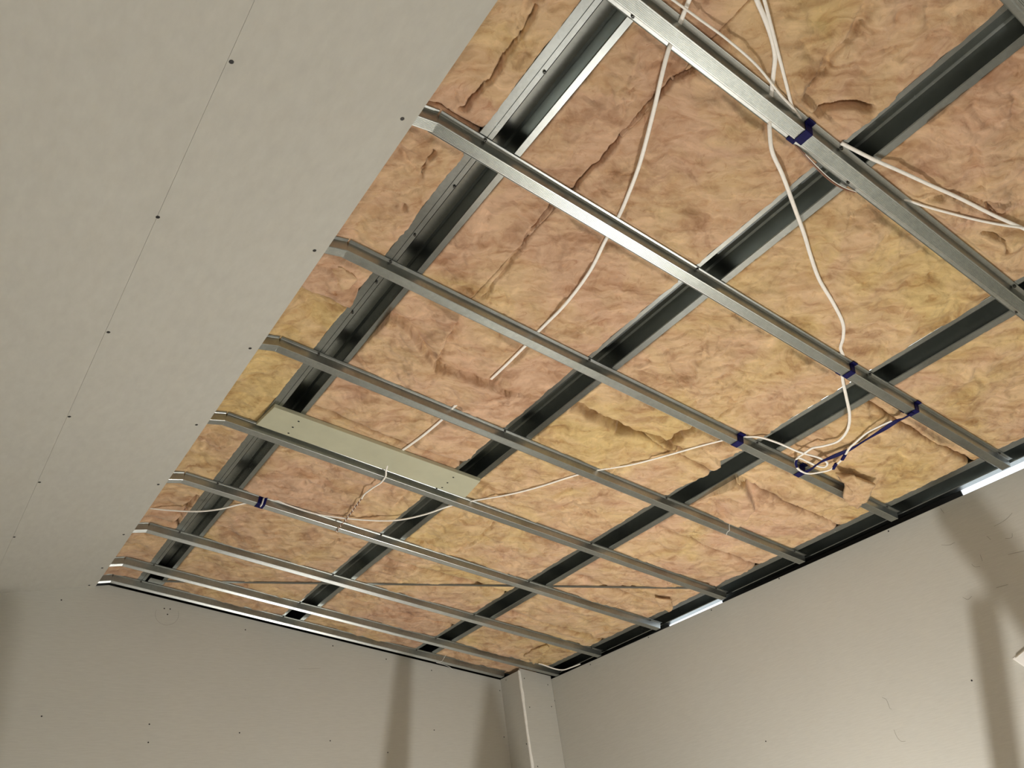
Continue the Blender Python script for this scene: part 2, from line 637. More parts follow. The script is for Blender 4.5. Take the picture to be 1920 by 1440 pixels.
# ------------------------------------------------------------------ purlins (top-hat sections, open side down)
HP = 0.036
PUR = [  # flange outer left, cavity left, cavity right, flange outer right
    (0.704, 0.753, 0.831, 0.855),
    (1.627, 1.649, 1.750, 1.780),
    (2.628, 2.656, 2.762, 2.800),
    (3.612, 3.660, 3.768, 3.810),
]
PLAB = ['galvanised top-hat purlin nearest the plasterboard edge, with screw points along its flange',
        'galvanised top-hat purlin second from the plasterboard, carrying the far end of the green board',
        'galvanised top-hat purlin third from the plasterboard, under the loop of white cable',
        'galvanised top-hat purlin running tight along the top of the right wall']


def extrude_profile(prof, y0, y1, fn, nseg=1):
    """prof: list of (a, h) across; extruded along y"""
    ys = np.linspace(y0, y1, nseg + 1)
    n = len(prof)
    v = []
    for y in ys:
        for a, h in prof:
            v.append(fn(a, y, h))
    f = []
    for s in range(nseg):
        for i in range(n - 1):
            f.append((s * n + i, s * n + i + 1, (s + 1) * n + i + 1, (s + 1) * n + i))
    return np.array(v), f


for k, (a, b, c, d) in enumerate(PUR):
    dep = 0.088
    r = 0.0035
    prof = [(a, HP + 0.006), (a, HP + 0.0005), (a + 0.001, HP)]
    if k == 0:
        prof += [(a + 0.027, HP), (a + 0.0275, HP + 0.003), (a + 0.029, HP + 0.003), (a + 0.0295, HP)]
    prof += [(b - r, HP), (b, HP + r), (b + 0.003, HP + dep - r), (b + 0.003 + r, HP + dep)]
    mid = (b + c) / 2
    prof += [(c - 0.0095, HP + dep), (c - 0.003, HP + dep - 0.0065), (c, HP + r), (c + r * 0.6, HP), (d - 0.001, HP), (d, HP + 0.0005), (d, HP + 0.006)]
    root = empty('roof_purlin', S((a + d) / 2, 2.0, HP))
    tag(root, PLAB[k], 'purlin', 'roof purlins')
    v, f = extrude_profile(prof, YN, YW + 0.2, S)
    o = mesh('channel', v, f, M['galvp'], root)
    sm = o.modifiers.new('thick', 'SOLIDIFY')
    sm.thickness = 0.0014
    sm.offset = 1
    if k == 0:
        for (x, y) in [(1025, 138), (853, 350), (778, 440), (661, 585), (706, 528)]:
            uu, yy = px(x, y, HP)
            place_screw(SCREW_M, S(min(max(uu, a + 0.03), b - 0.006), yy, HP - 0.0005), -nR, root)

# ------------------------------------------------------------------ ceiling battens (hat section, ribbed face)
HB = 0.0345
FW = 0.040


def hat(inset=0.0):
    w = FW - 2 * inset
    p = [(-0.0215 + inset, HB - 0.0025), (-0.0222 + inset, HB), (-0.0205 + inset, HB), (-0.0075 + inset, HB), (-0.006 + inset, HB - 0.0012), (-0.0009 + inset, 0.0012), (0.0004 + inset, 0.0)]
    n = 8
    for i in range(n):
        c = inset + 0.003 + (w - 0.006) * (i + 0.5) / n
        p += [(c - 0.0015, 0.0), (c - 0.0004, 0.0016), (c + 0.0004, 0.0016), (c + 0.0015, 0.0)]
    e = inset + w
    p += [(e - 0.0004, 0.0), (e + 0.0009, 0.0012), (e + 0.006, HB - 0.0012), (e + 0.0075, HB), (e + 0.0205, HB), (e + 0.0222, HB), (e + 0.0215, HB - 0.0025)]
    return p


HAT = hat()
HATI = hat(0.0016)
ordn = ['tenth', 'ninth', 'eighth', 'seventh', 'sixth', 'fifth', 'fourth', 'third', 'second', 'first']
BLAB = ['galvanised ceiling batten cutting across the extreme top right corner',
        'galvanised ribbed batten with one blue tape band, ninth counted from the end wall',
        'galvanised ribbed batten with two blue tape bands, eighth counted from the end wall',
        'galvanised batten partly hidden by hanging insulation, seventh counted from the end wall',
        'galvanised batten between the hanging white cable and the green board, sixth from the end wall',
        'galvanised batten along the lower edge of the green board, fifth from the end wall',
        'galvanised batten with blue and white tape near its left end, fourth from end wall',
        'plain galvanised batten third from the end wall, crossing the thin brace strap',
        'plain galvanised batten second from the end wall, ending above the corner boxing',
        'galvanised batten lying tight along the top of the end wall']


def build_batten(k, yE):
    root = empty('ceiling_batten', S(2.0, yE + 0.02, 0))
    tag(root, BLAB[k], 'ceiling batten', 'ceiling battens')
    u1 = 3.738 if k < 8 else (3.735 if k == 8 else 3.41)
    if k == 9:
        u1 = 3.415
    if k == 1 or k == 0:
        u1 = 3.76
    # main length: profile across y, extruded along u
    us = [UB - 0.002, u1]
    v, f = [], []
    n = len(HAT)
    for u in us:
        for a, h in HAT:
            v.append(S(u, yE + a, h))
    for i in range(n - 1):
        f.append((i, i + 1, n + i + 1, n + i))
    o = mesh('channel', v, f, M['galv'], root)
    sm = o.modifiers.new('thick', 'SOLIDIFY'); sm.thickness = 0.0008; sm.offset = -1
    # folded tail that runs on under the left slope
    v, f = [], []
    for i2, s in enumerate((0.004, -0.62)):
        for a, h in HATI:
            v.append(SL(s, yE + a, h + 0.0014))
    for i in range(n - 1):
        f.append((i, i + 1, n + i + 1, n + i))
    o = mesh('folded_tail', v, f, M['galv'], root)
    sm = o.modifiers.new('thick', 'SOLIDIFY'); sm.thickness = 0.0008; sm.offset = -1
    # fixing screws through both flanges into each purlin
    for (a, b, c, d) in PUR:
        for uu, yy in (((a + b) / 2 + 0.004, yE - 0.0135), ((c + d) / 2, yE + FW + 0.0135)):
            if uu < u1 - 0.01:
                place_screw(SCREW_M, S(uu, yy, HB - 0.001), -nR, root)
    return root


for k, y in enumerate(BY):
    build_batten(k, y)

# ------------------------------------------------------------------ diagonal brace strap under the purlins
p0 = np.array([0.80, 4.868]); p1 = np.array([3.60, 3.005])
dr = (p1 - p0) / np.linalg.norm(p1 - p0)
nr = np.array([-dr[1], dr[0]])
V_, F_ = [], []
K = 24
for i in range(K + 1):
    q = p0 + (p1 - p0) * i / K
    hh = HB + 0.0004 - 0.0006 * 0
    for w, dh in ((-0.012, 0), (0.012, 0), (0.012, 0.0009), (-0.012, 0.0009)):
        e = q + nr * w
        V_.append(S(e[0], e[1], hh + dh))
    if i:
        b0 = 4 * (i - 1)
        for j in range(4):
            F_.append((b0 + j, b0 + (j + 1) % 4, b0 + 4 + (j + 1) % 4, b0 + 4 + j))
F_ += [(3, 2, 1, 0), (4 * K, 4 * K + 1, 4 * K + 2, 4 * K + 3)]
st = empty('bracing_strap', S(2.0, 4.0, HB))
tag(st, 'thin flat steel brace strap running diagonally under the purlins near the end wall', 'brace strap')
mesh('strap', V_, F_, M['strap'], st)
v, f = box_pts(S(0.80, 4.862, 0.0345), exR * 0.035, EY * 0.03, nR * 0.0012)
mesh('end_plate', v, f, M['galv'], st)

# ------------------------------------------------------------------ green backing board between two purlins
bd = empty('backing_board', S(1.25, 2.87, 0.017))
tag(bd, 'pale green painted timber board screwed across two purlins beside a batten', 'board')
hb0, hb1 = 0.0165, 0.0355
cor = [(0.716, 2.790), (1.772, 2.770), (1.795, 2.944), (0.700, 2.958)]
rg = [[S(a, y, h) for a, y in cor] for h in (hb0 + 0.0015, hb1)]
inner = [(a + (0.0015 if a < 1.2 else -0.0015), y + (0.0015 if y < 2.85 else -0.0015)) for a, y in cor]
V_ = [S(a, y, hb0) for a, y in inner] + rg[0] + rg[1]
F_ = [(3, 2, 1, 0), (8, 9, 10, 11)]
for i in range(4):
    j = (i + 1) % 4
    F_ += [(i, j, 4 + j, 4 + i), (4 + i, 4 + j, 8 + j, 8 + i)]
mesh('plank', V_, F_, M['board'], bd)
SCREW_B = disc_mesh('board_screw', 0.0048, 0.0012)
SCREW_B.materials.append(M['dark'])
for (x, y) in [(560, 790), (549, 801), (541, 812), (850, 895), (839, 905), (829, 914)]:
    uu, yy = px(x, y, hb0)
    place_screw(SCREW_B, S(uu, yy, hb0 - 0.0004), -nR, bd)

CAB = []
# ------------------------------------------------------------------ cables
def catmull(pts, sub=10):
    pts = np.asarray(pts, float)
    p = np.vstack([2 * pts[0] - pts[1], pts, 2 * pts[-1] - pts[-2]])
    out = []
    for i in range(1, len(p) - 2):
        for t in np.linspace(0, 1, sub, endpoint=False):
            a, b, c, d = p[i - 1], p[i], p[i + 1], p[i + 2]
            out.append(0.5 * ((2 * b) + (-a + c) * t + (2 * a - 5 * b + 4 * c - d) * t ** 2 + (-a + 3 * b - 3 * c + d) * t ** 3))
    out.append(p[-2])
    return np.array(out)


def sweep(path, ra, rb, nrm, nsec=10, twist=None):
    """elliptic section swept along a path; ra across, rb along the slope normal"""
    path = np.asarray(path)
    tan = np.gradient(path, axis=0)
    tan /= np.linalg.norm(tan, axis=1, keepdims=True) + 1e-12
    V_, F_ = [], []
    n = len(path)
    for i in range(n):
        side = np.cross(tan[i], nrm); side /= np.linalg.norm(side) + 1e-12
        up = np.cross(side, tan[i])
        tw = 0 if twist is None else twist(i / (n - 1))
        s2 = side * math.cos(tw) + up * math.sin(tw)
        u2 = -side * math.sin(tw) + up * math.cos(tw)
        for k in range(nsec):
            t = 2 * math.pi * k / nsec
            c_, s_ = math.cos(t), math.sin(t)
            # squarish oval
            V_.append(path[i] + s2 * ra * math.copysign(abs(c_) ** 0.8, c_) + u2 * rb * math.copysign(abs(s_) ** 0.8, s_))
        if i:
            b0 = (i - 1) * nsec
            for k in range(nsec):
                k2 = (k + 1) % nsec
                F_.append((b0 + k, b0 + k2, b0 + nsec + k2, b0 + nsec + k))
    F_.append(tuple(range(nsec))[::-1])
    F_.append(tuple(range((n - 1) * nsec, n * nsec)))
    return V_, F_


def path_px(pts):
    """pts: (pixel x, pixel y, depth h)"""
    w = []
    for x, y, h in pts:
        u, yy = px(x, y, h)
        w.append(S(u, yy, h))
    return catmull(w)


def cable(pts, label, ra=0.0066, rb=0.0032, name='electric_cable', mat='cable', twist=None, parent=None, cat='cable', group='white cables'):
    pp = path_px(pts)
    q = pp - EYE
    CAB.append((q @ exR, q[:, 1], q @ nR - D))
    V_, F_ = sweep(pp, ra, rb, nR, twist=twist)
    o = mesh(name, V_, F_, M[mat], parent, smooth=True)
    if parent is None:
        tag(o, label, cat, group)
    return o


TOP = 0.0385     # lying on a batten's flanges
cable([(1302, -24, 0.02), (1292, 0, 0.022), (1281, 28, 0.028), (1268, 60, TOP), (1253, 95, 0.030), (1240, 145, 0.018), (1225, 210, 0.014), (1200, 305, 0.016), (1175, 372, 0.025), (1158, 410, TOP), (1145, 432, TOP),
       (1133, 455, 0.030), (1105, 510, 0.018), (1062, 568, 0.02), (1025, 606, 0.03), (1005, 626, TOP), (988, 645, 0.034), (955, 678, 0.026), (930, 702, 0.03), (915, 716, 0.045)],
      'long white cable dropping from the top between the first two purlins into the torn insulation')
cable([(872, 738, 0.05), (857, 757, 0.036), (842, 772, TOP), (826, 789, 0.034), (795, 815, 0.024), (772, 832, 0.028), (752, 846, 0.039), (735, 858, 0.043)],
      'short length of white cable running from a batten in behind the green board')
tp = cable([(727, 872, 0.020), (724, 882, 0.012), (723, 893, 0.000), (714, 905, -0.006), (700, 914, -0.008), (684, 926, -0.006), (678, 935, -0.004)],
           'white cable tail with twisted brown end hanging from the green board to a batten', 0.0042, 0.0036)
core = cable([(678, 935, -0.004), (668, 948, -0.003), (658, 962, -0.003), (650, 972, -0.004), (640, 984, -0.006), (633, 994, -0.006), (632, 997, -0.002)], None, 0.0032, 0.0032, 'stripped_core', 'copper', parent=tp)
# white strand wound around the brown core
cpath = path_px([(678, 935, -0.004), (668, 948, -0.003), (658, 962, -0.003), (650, 972, -0.004), (640, 984, -0.006), (633, 994, -0.006), (632, 997, -0.002)])
hx = []
t_ = np.gradient(cpath, axis=0)
L_ = np.concatenate([[0], np.cumsum(np.linalg.norm(np.diff(cpath, axis=0), axis=1))])
for i, q in enumerate(np.linspace(0, 1, 160)):
    pos = np.array([np.interp(q * L_[-1], L_, cpath[:, k]) for k in range(3)])
    tt = np.array([np.interp(q * L_[-1], L_, t_[:, k]) for k in range(3)])
    sd = np.cross(tt, nR); sd /= np.linalg.norm(sd)
    ang = q * 2 * math.pi * 11
    hx.append(pos + 0.0036 * (sd * math.cos(ang) + nR * math.sin(ang)))
V_, F_ = sweep(np.array(hx), 0.0019, 0.0019, nR, 6)
mesh('white_strand', V_, F_, M['cable'], tp, smooth=True)

cable([(1232, -20, 0.03), (1262, 0, 0.012), (1310, 35, 0.008), (1362, 73, 0.006), (1418, 122, 0.010), (1462, 176, 0.018), (1490, 206, 0.030), (1504, 226, TOP)],
      'thin white cable running beside the top batten to the blue tape band', 0.0036, 0.0028)
cable([(1488, 268, TOP), (1506, 287, 0.026), (1528, 312, 0.018), (1556, 338, 0.016), (1580, 353, 0.018), (1603, 360, 0.030)],
      'thin bare brown and white wire looping under the top batten near the second purlin', 0.0028, 0.0024, 'electric_wire', 'copper', cat='wire', group='loose wires')
cable([(1510, 289, 0.024), (1530, 310, 0.014), (1558, 336, 0.012), (1582, 351, 0.014), (1606, 360, 0.026)],
      'thin pale wire lying against the brown wire under the top batten', 0.0013, 0.0012, 'electric_wire', 'cable', cat='wire', group='loose wires')
cable([(1412, -24, 0.012), (1419, 0, 0.012), (1434, 35, 0.012), (1447, 72, 0.014), (1453, 105, 0.016), (1450, 140, 0.022), (1447, 168, 0.032), (1445, 195, TOP), (1443, 222, TOP), (1443, 245, 0.030), (1448, 285, 0.016), (1468, 330, 0.012), (1490, 390, 0.010),
       (1508, 440, 0.010), (1520, 480, 0.012), (1536, 524, 0.013), (1562, 568, 0.012), (1580, 605, 0.014), (1581, 632, 0.020), (1576, 652, 0.030), (1581, 668, TOP), (1580, 690, TOP), (1580, 712, 0.030), (1587, 745, 0.014), (1593, 778, 0.006), (1589, 806, 0.002),
       (1572, 827, 0.0), (1545, 836, 0.0), (1524, 840, 0.0), (1508, 850, -0.002)],
      'long wavy white cable crossing two battens from the top edge down to the coil')
cable([(1424, -24, 0.012), (1433, 0, 0.012), (1445, 45, 0.010), (1457, 92, 0.010), (1467, 130, 0.012), (1476, 165, 0.020), (1484, 196, 0.032), (1492, 214, TOP)],
      'second white cable beside the wavy one, joining the thin cable at the top batten', 0.0048, 0.0028)
cable([(2010, 478, 0.03), (1960, 448, 0.02), (1918, 428, 0.014), (1862, 403, 0.012), (1800, 372, 0.012), (1740, 345, 0.012), (1690, 322, 0.014), (1640, 300, 0.018), (1600, 280, 0.028), (1577, 268, 0.034)],
      'speckled white cable from the right edge reaching the second purlin', 0.0062, 0.0032)
cable([(2010, 462, 0.03), (1960, 440, 0.02), (1920, 428, 0.010), (1880, 422, 0.010), (1830, 412, 0.012), (1775, 398, 0.014), (1735, 387, 0.022), (1712, 379, 0.032), (1690, 372, TOP)],
      'white cable from the right edge curving in behind the top batten', 0.0045, 0.0028)
cable([(250, 948, 0.03), (281, 953, 0.012), (320, 957, 0.006), (370, 959, 0.002), (410, 955, 0.006), (440, 948, 0.020), (458, 944, 0.034), (478, 940, TOP), (500, 937, TOP), (520, 939, 0.032), (545, 949, 0.020), (590, 963, 0.010), (640, 971, 0.002), (700, 976, 0.0), (748, 975, 0.002), (795, 965, 0.010),
       (830, 953, 0.024), (850, 947, TOP), (872, 942, TOP), (892, 938, 0.030), (955, 927, 0.014), (1010, 913, 0.012), (1060, 897, 0.020), (1090, 888, TOP), (1112, 883, TOP), (1130, 880, 0.030), (1185, 871, 0.016), (1250, 854, 0.014), (1310, 837, 0.022), (1345, 828, 0.032), (1370, 822, TOP), (1392, 819, TOP),
       (1400, 819, 0.030), (1425, 820, 0.018), (1460, 831, 0.006), (1500, 848, 0.0), (1535, 858, -0.003), (1551, 868, -0.004), (1545, 876, -0.004), (1528, 872, -0.005), (1500, 859, -0.006), (1492, 862, -0.006)],
      'long white cable running across the lower ceiling from the plasterboard edge to the coil', 0.0054, 0.0032)
cable([(1508, 850, -0.002), (1494, 860, -0.004), (1492, 872, -0.007), (1500, 882, -0.008), (1516, 888, -0.008), (1540, 885, -0.008), (1556, 881, -0.008), (1565, 874, -0.008), (1574, 866, -0.008), (1582, 857, -0.008), (1593, 840, -0.007), (1605, 829, -0.006), (1625, 812, -0.006), (1648, 800, -0.006), (1672, 789, -0.004)],
      'looped white cable end hanging in a coil, bound along the blue tape strap', 0.0055, 0.0030)
cable([(1010, 1244, 0.02), (1020, 1247, 0.006), (1040, 1254, -0.004), (1056, 1256, -0.006), (1072, 1251, 0.0), (1088, 1245, 0.012)],
      'short white cable loop poking out at the corner above the boxing', 0.0058, 0.0040)


# ------------------------------------------------------------------ insulation batts
BATS = []     # name label tint (u0,u1,y0,y1)


def seg_dist(U, Y, poly):
    """distance and signed side to a polyline"""
    best = np.full(U.shape, 9.0)
    side = np.zeros(U.shape)
    for (a, b), (c, d) in zip(poly[:-1], poly[1:]):
        ex, ey = c - a, d - b
        L2 = ex * ex + ey * ey + 1e-12
        t = np.clip(((U - a) * ex + (Y - b) * ey) / L2, 0, 1)
        dx, dy = U - (a + t * ex), Y - (b + t * ey)
        dd = np.hypot(dx, dy)
        sg = np.sign(ex * (Y - b) - ey * (U - a))
        m_ = dd < best
        best = np.where(m_, dd, best)
        side = np.where(m_, sg, side)
    return best, side


def P(*pts):
    return [px(x, y, 0.03) for x, y in pts]


# (polyline, depth, width): grooves and splits in the wool
CRACKS = [
    (P((1310, 125), (1260, 150), (1187, 230), (1147, 280), (1073, 357), (1033, 387), (1003, 427)), 0.030, 0.007),
    (P((1003, 427), (967, 480), (927, 533), (903, 560)), 0.015, 0.008),
    (P((1008, 10), (975, 75), (920, 150), (880, 190), (866, 205)), 0.030, 0.008),
    (P((1075, 763), (1110, 782), (1150, 798), (1166, 808)), 0.065, 0.028),
    (P((1166, 808), (1200, 815), (1240, 826), (1262, 836), (1278, 846)), 0.034, 0.015),
    (P((1258, 830), (1280, 812), (1300, 803)), 0.045, 0.014),
    (P((927, 980), (907, 1000), (873, 1023), (853, 1033), (807, 1020)), 0.022, 0.008),
    (P((765, 1010), (800, 1020), (850, 1042), (890, 1056)), 0.024, 0.014),
    (P((1528, 212), (1560, 202), (1600, 200), (1640, 205)), 0.045, 0.010),
    (P((1625, 10), (1600, 60), (1560, 110), (1545, 135)), 0.018, 0.012),
    (P((1495, 180), (1510, 165), (1530, 140), (1550, 110)), 0.012, 0.01),
    (P((1848, 378), (1862, 400), (1872, 398)), 0.03, 0.012),
    (P((1840, 432), (1868, 438), (1885, 450), (1892, 470)), 0.018, 0.007),
    (P((590, 1021), (620, 1019), (636, 1010)), 0.02, 0.007),
    (P((1335, 790), (1355, 775), (1375, 763)), 0.02, 0.006),
    (P((745, 240), (760, 300), (790, 330)), 0.01, 0.01),
    (P((795, 330), (800, 310), (812, 280)), 0.018, 0.007),
    (P((760, 385), (760, 395)), 0.02, 0.008),
    (P((1130, 895), (1155, 878), (1175, 862)), 0.012, 0.007),
    (P((1085, 965), (1050, 950), (1090, 935)), 0.010, 0.007),
    (P((330, 985), (350, 950), (372, 930)), 0.022, 0.012),
    (P((860, 1080), (900, 1060), (960, 1040)), 0.010, 0.006),
    (P((1290, 1010), (1330, 990), (1350, 980)), 0.012, 0.007),
    (P((625, 900), (680, 890), (740, 860)), 0.008, 0.012),
    (P((780, 875), (770, 920), (745, 950)), 0.014, 0.012),
    (P((1100, 1110), (1125, 1130), (1140, 1145)), 0.014, 0.008),
    (P((1190, 1070), (1250, 1060), (1290, 1065)), 0.012, 0.006),
    (P((1830, 840), (1870, 820), (1920, 800)), 0.014, 0.008),
    (P((1570, 545), (1640, 520), (1700, 480)), 0.006, 0.02),
]
# folds: polyline, drop, reach, side (+1/-1): the wool hangs lower on that side of the line
FOLDS = [
    (P((735, 592), (760, 605), (790, 640), (818, 682), (850, 690), (880, 703), (918, 716)), 0.038, 0.15, 1),
    (P((860, 600), (835, 640), (818, 680)), 0.030, 0.10, 1),
    (P((1375, 888), (1398, 908), (1415, 945), (1405, 955)), 0.050, 0.18, 1),
    (P((1535, 205), (1505, 180), (1515, 160)), 0.022, 0.10, -1),
    (P((640, 520), (665, 540), (690, 560)), 0.022, 0.09, 1),
    (P((590, 545), (610, 565), (640, 570)), 0.020, 0.08, -1),
    (P((1720, 380), (1780, 360), (1850, 375)), 0.018, 0.12, 1),
    (P((1780, 250), (1830, 280), (1840, 340)), 0.016, 0.10, -1),
    (P((1070, 1215), (1110, 1190), (1130, 1180)), 0.016, 0.07, 1),
    (P((1280, 1160), (1320, 1120), (1330, 1100)), 0.012, 0.07, 1),
]


def wool_height(U, Y, seed):
    wu = U + 0.05 * fbm(U * 5, Y * 5, 3, 1)
    wy = Y + 0.05 * fbm(U * 5, Y * 5, 3, 5)
    h = 0.034 + 0.0 * U
    h -= 0.016 * fbm(wu * 2.6, wy * 2.6, 3, seed)
    h -= 0.0085 * fbm(wu * 9, wy * 14, 4, 11 + seed)
    rid = 1 - np.abs(fbm(wu * 6.5, wy * 8.0, 3, 23))          # soft creases
    h += 0.014 * np.clip(rid - 0.86, 0, 1) / 0.14 * np.clip(fbm(U * 1.8, Y * 1.8, 2, 40) + 0.35, 0, 1)
    h -= 0.0022 * fbm(wu * 42, wy * 60, 3, 31)
    return h


def batt(u0, u1, y0, y1, tint, label, res, group='insulation batts', rag=(1, 1, 1, 1)):
    nu = max(6, int((u1 - u0) / res)); ny = max(6, int((y1 - y0) / res))
    a = np.linspace(0, 1, nu + 1); b = np.linspace(0, 1, ny + 1)
    A, B = np.meshgrid(a, b, indexing='ij')
    # ragged outline
    Ylin = y0 + (y1 - y0) * B
    Ulin = u0 + (u1 - u0) * A
    rg = lambda t, s: 0.0022 * fbm(t * 7, t * 0 + s, 4, 3) + 0.0012 * noise(t * 70, t * 0 + s) + 0.022 * np.clip(noise(t * 3.1, t * 0 + s, 9) - 0.32, 0, 1) * (1 + 0.8 * noise(t * 55, t * 0 + s))
    e0 = u0 + rag[0] * rg(Ylin, u0 * 7.1); e1 = u1 + rag[1] * rg(Ylin, u1 * 5.3)
    f0 = y0 + rag[2] * rg(Ulin, y0 * 3.7); f1 = y1 + rag[3] * rg(Ulin, y1 * 4.9)
    U = e0 + (e1 - e0) * A
    Y = f0 + (f1 - f0) * B
    H = wool_height(U, Y, int(u0 * 10 + y0 * 3) % 7)
    # rounded borders
    d = np.minimum(Y - f0, f1 - Y)
    du = np.minimum(U - e0, e1 - U)
    edge = np.exp(-np.clip(du, 0, 9) / 0.03)
    H = H * (1 - edge) + edge * (0.0315 + 0.004 * fbm(U * 20, Y * 20, 3, 77)) + 0.004 * np.exp(-du / 0.005)
    H += 0.024 * np.exp(-np.clip(d, 0, 9) / 0.009)
    H -= 0.010 * np.clip(du / 0.2, 0, 1)
    for poly, dep, w in CRACKS:
        us = [q[0] for q in poly]; ys = [q[1] for q in poly]
        if max(us) < u0 - .1 or min(us) > u1 + .1 or max(ys) < y0 - .1 or min(ys) > y1 + .1:
            continue
        wob = 0.010 * fbm(U * 14, Y * 14, 3, 50)
        dd, sg = seg_dist(U + wob, Y - wob, poly)
        H += 1.35 * dep * np.exp(-(dd / (0.75 * w)) ** 2) - 0.004 * np.exp(-(dd / (3.5 * w)) ** 2)
    for poly, dep, reach, sgn in FOLDS:
        us = [q[0] for q in poly]; ys = [q[1] for q in poly]
        if max(us) < u0 - .2 or min(us) > u1 + .2 or max(ys) < y0 - .2 or min(ys) > y1 + .2:
            continue
        wob = 0.008 * fbm(U * 16, Y * 16, 3, 61)
        dd, sg = seg_dist(U + wob, Y + wob, poly)
        sd = dd * sg * sgn
        H -= dep * np.where(sd > 0, np.exp(-(sd / reach) ** 2), 0) * np.clip(sd / 0.010, 0, 1)
        H += 0.4 * dep * np.where(sd <= 0, np.exp(-(sd / 0.022) ** 2), 0)
    # battens, strap and board hold the wool up
    for yE in BY:
        band = np.abs(Y - (yE + FW / 2))
        lim = 0.0375 - np.clip((band - 0.050) / 0.05, 0, 1) * 0.08
        H = np.maximum(H, lim)
    inb = (U > 0.66) & (U < 1.83) & (Y > 2.75) & (Y < 2.98)
    H = np.where(inb, np.maximum(H, 0.039), H)
    ds, _ = seg_dist(U, Y, [tuple(p0), tuple(p1)])
    H = np.maximum(H, 0.039 - np.clip((ds - 0.03) / 0.06, 0, 1) * 0.06)
    for cu, cy, ch in CAB:
        if cu.max() < u0 - .05 or cu.min() > u1 + .05 or cy.max() < y0 - .05 or cy.min() > y1 + .05:
            continue
        dmin = np.full(U.shape, 9.0); hmin = np.full(U.shape, -1.0)
        for a_, b_, c_ in zip(cu, cy, ch):
            if c_ > 0.036 or a_ < u0 - .05 or a_ > u1 + .05 or b_ < y0 - .05 or b_ > y1 + .05:
                continue
            dd = np.hypot(U - a_, Y - b_)
            hmin = np.where(dd < dmin, c_, hmin)
            dmin = np.minimum(dmin, dd)
        lim = hmin + 0.0045 - np.clip((dmin - 0.012) / 0.03, 0, 1) * 0.06
        H = np.where(dmin < 0.045, np.maximum(H, lim), H)
    H = np.clip(H, -0.012, 0.105)
    W = SF(U, Y, H).reshape(-1, 3)
    n1 = ny + 1
    idx = np.arange((nu + 1) * n1).reshape(nu + 1, n1)
    quads = np.stack([idx[:-1, :-1], idx[:-1, 1:], idx[1:, 1:], idx[1:, :-1]], -1).reshape(-1, 4)
    # skirt and back
    ring = np.concatenate([idx[:, 0], idx[-1, 1:], idx[-2::-1, -1], idx[0, -2:0:-1]])
    Uf, Yf = U.reshape(-1), Y.reshape(-1)
    top = SF(Uf[ring], Yf[ring], np.full(len(ring), 0.14))
    base = len(W)
    W = np.vstack([W, top, top.mean(0)[None]])
    k = np.arange(len(ring)); kn = (k + 1) % len(ring)
    sk = np.stack([ring[k], ring[kn], base + kn, base + k], -1)
    tri = np.stack([base + k, base + kn, np.full(len(ring), base + len(ring))], -1)
    org = SF((u0 + u1) / 2, (y0 + y1) / 2, 0.08)
    me = bpy.data.meshes.new('insulation_batt')
    nv = len(W)
    me.vertices.add(nv)
    me.vertices.foreach_set('co', (W - org).astype(np.float32).ravel())
    quads = np.vstack([quads, sk])
    nl = quads.size + tri.size
    me.loops.add(nl)
    me.loops.foreach_set('vertex_index', np.concatenate([quads.ravel(), tri.ravel()]).astype(np.int32))
    npoly = len(quads) + len(tri)
    me.polygons.add(npoly)
    st_ = np.concatenate([np.arange(len(quads)) * 4, quads.size + np.arange(len(tri)) * 3]).astype(np.int32)
    me.polygons.foreach_set('loop_start', st_)
    me.polygons.foreach_set('use_smooth', np.ones(npoly, dtype=bool))
    me.update(calc_edges=True)
    me.validate()
    o = link('insulation_batt', me, M['wool'], None, tuple(org))
    o['tint'] = float(tint)
    tag(o, label, 'insulation', group)
    return o


R1 = 0.0055
G = 0.004
# bay beside the plasterboard (over the ridge fold)
x0, x1 = 0.16, 0.700
for y0, y1, t, lb in [(YN, 1.16, -0.10, 'pinkish insulation batt beside the plasterboard at the top edge of the photo'),
                      (1.16, 2.05, -0.10, 'pink brown insulation batt in the narrow bay by the plasterboard, around the second folded batten'),
                      (2.05, 3.00, 0.16, 'golden insulation batt in the narrow bay by the plasterboard, left of the green board'),
                      (3.00, 4.10, -0.02, 'brownish insulation batt in the narrow bay where the white cable leaves the plasterboard edge'),
                      (4.10, 4.93, -0.10, 'small ragged insulation piece in the narrow bay nearest the end wall')]:
    batt(x0, x1 + 0.004, y0 + G, y1 - G, t, lb, R1 if y1 < 3.5 else 0.009)
# bay 1
for u0, u1, y0, y1, t, lb in [
        (0.858, 1.063, YN, 1.80, -0.10, 'narrow pink insulation strip beside the first purlin, left of the long split'),
        (1.063, 1.622, YN, 1.80, -0.07, 'broad pinkish brown insulation batt with a long split on its left, top centre'),
        (0.858, 1.622, 1.80, 2.72, -0.09, 'torn and folded pink insulation batt above the green board with a cable poking in'),
        (0.858, 1.622, 2.72, 3.60, -0.06, 'pink insulation batt crossed by the hanging cable just below the green board'),
        (0.858, 1.622, 3.60, 4.25, 0.06, 'yellow cracked insulation batt below the taped cable, between the first two purlins'),
        (0.858, 1.622, 4.25, 4.96, -0.03, 'insulation batt in the first wide bay tight to the end wall, behind the strap')]:
    batt(u0 + (0.002 if u0 > 1 else -0.002), u1 + (0.006 if u1 > 1.1 else 0), y0 + G, y1 - G, t, lb, R1 if y1 < 3.0 else 0.0085, rag=(.5, 1.0, 1, 1))
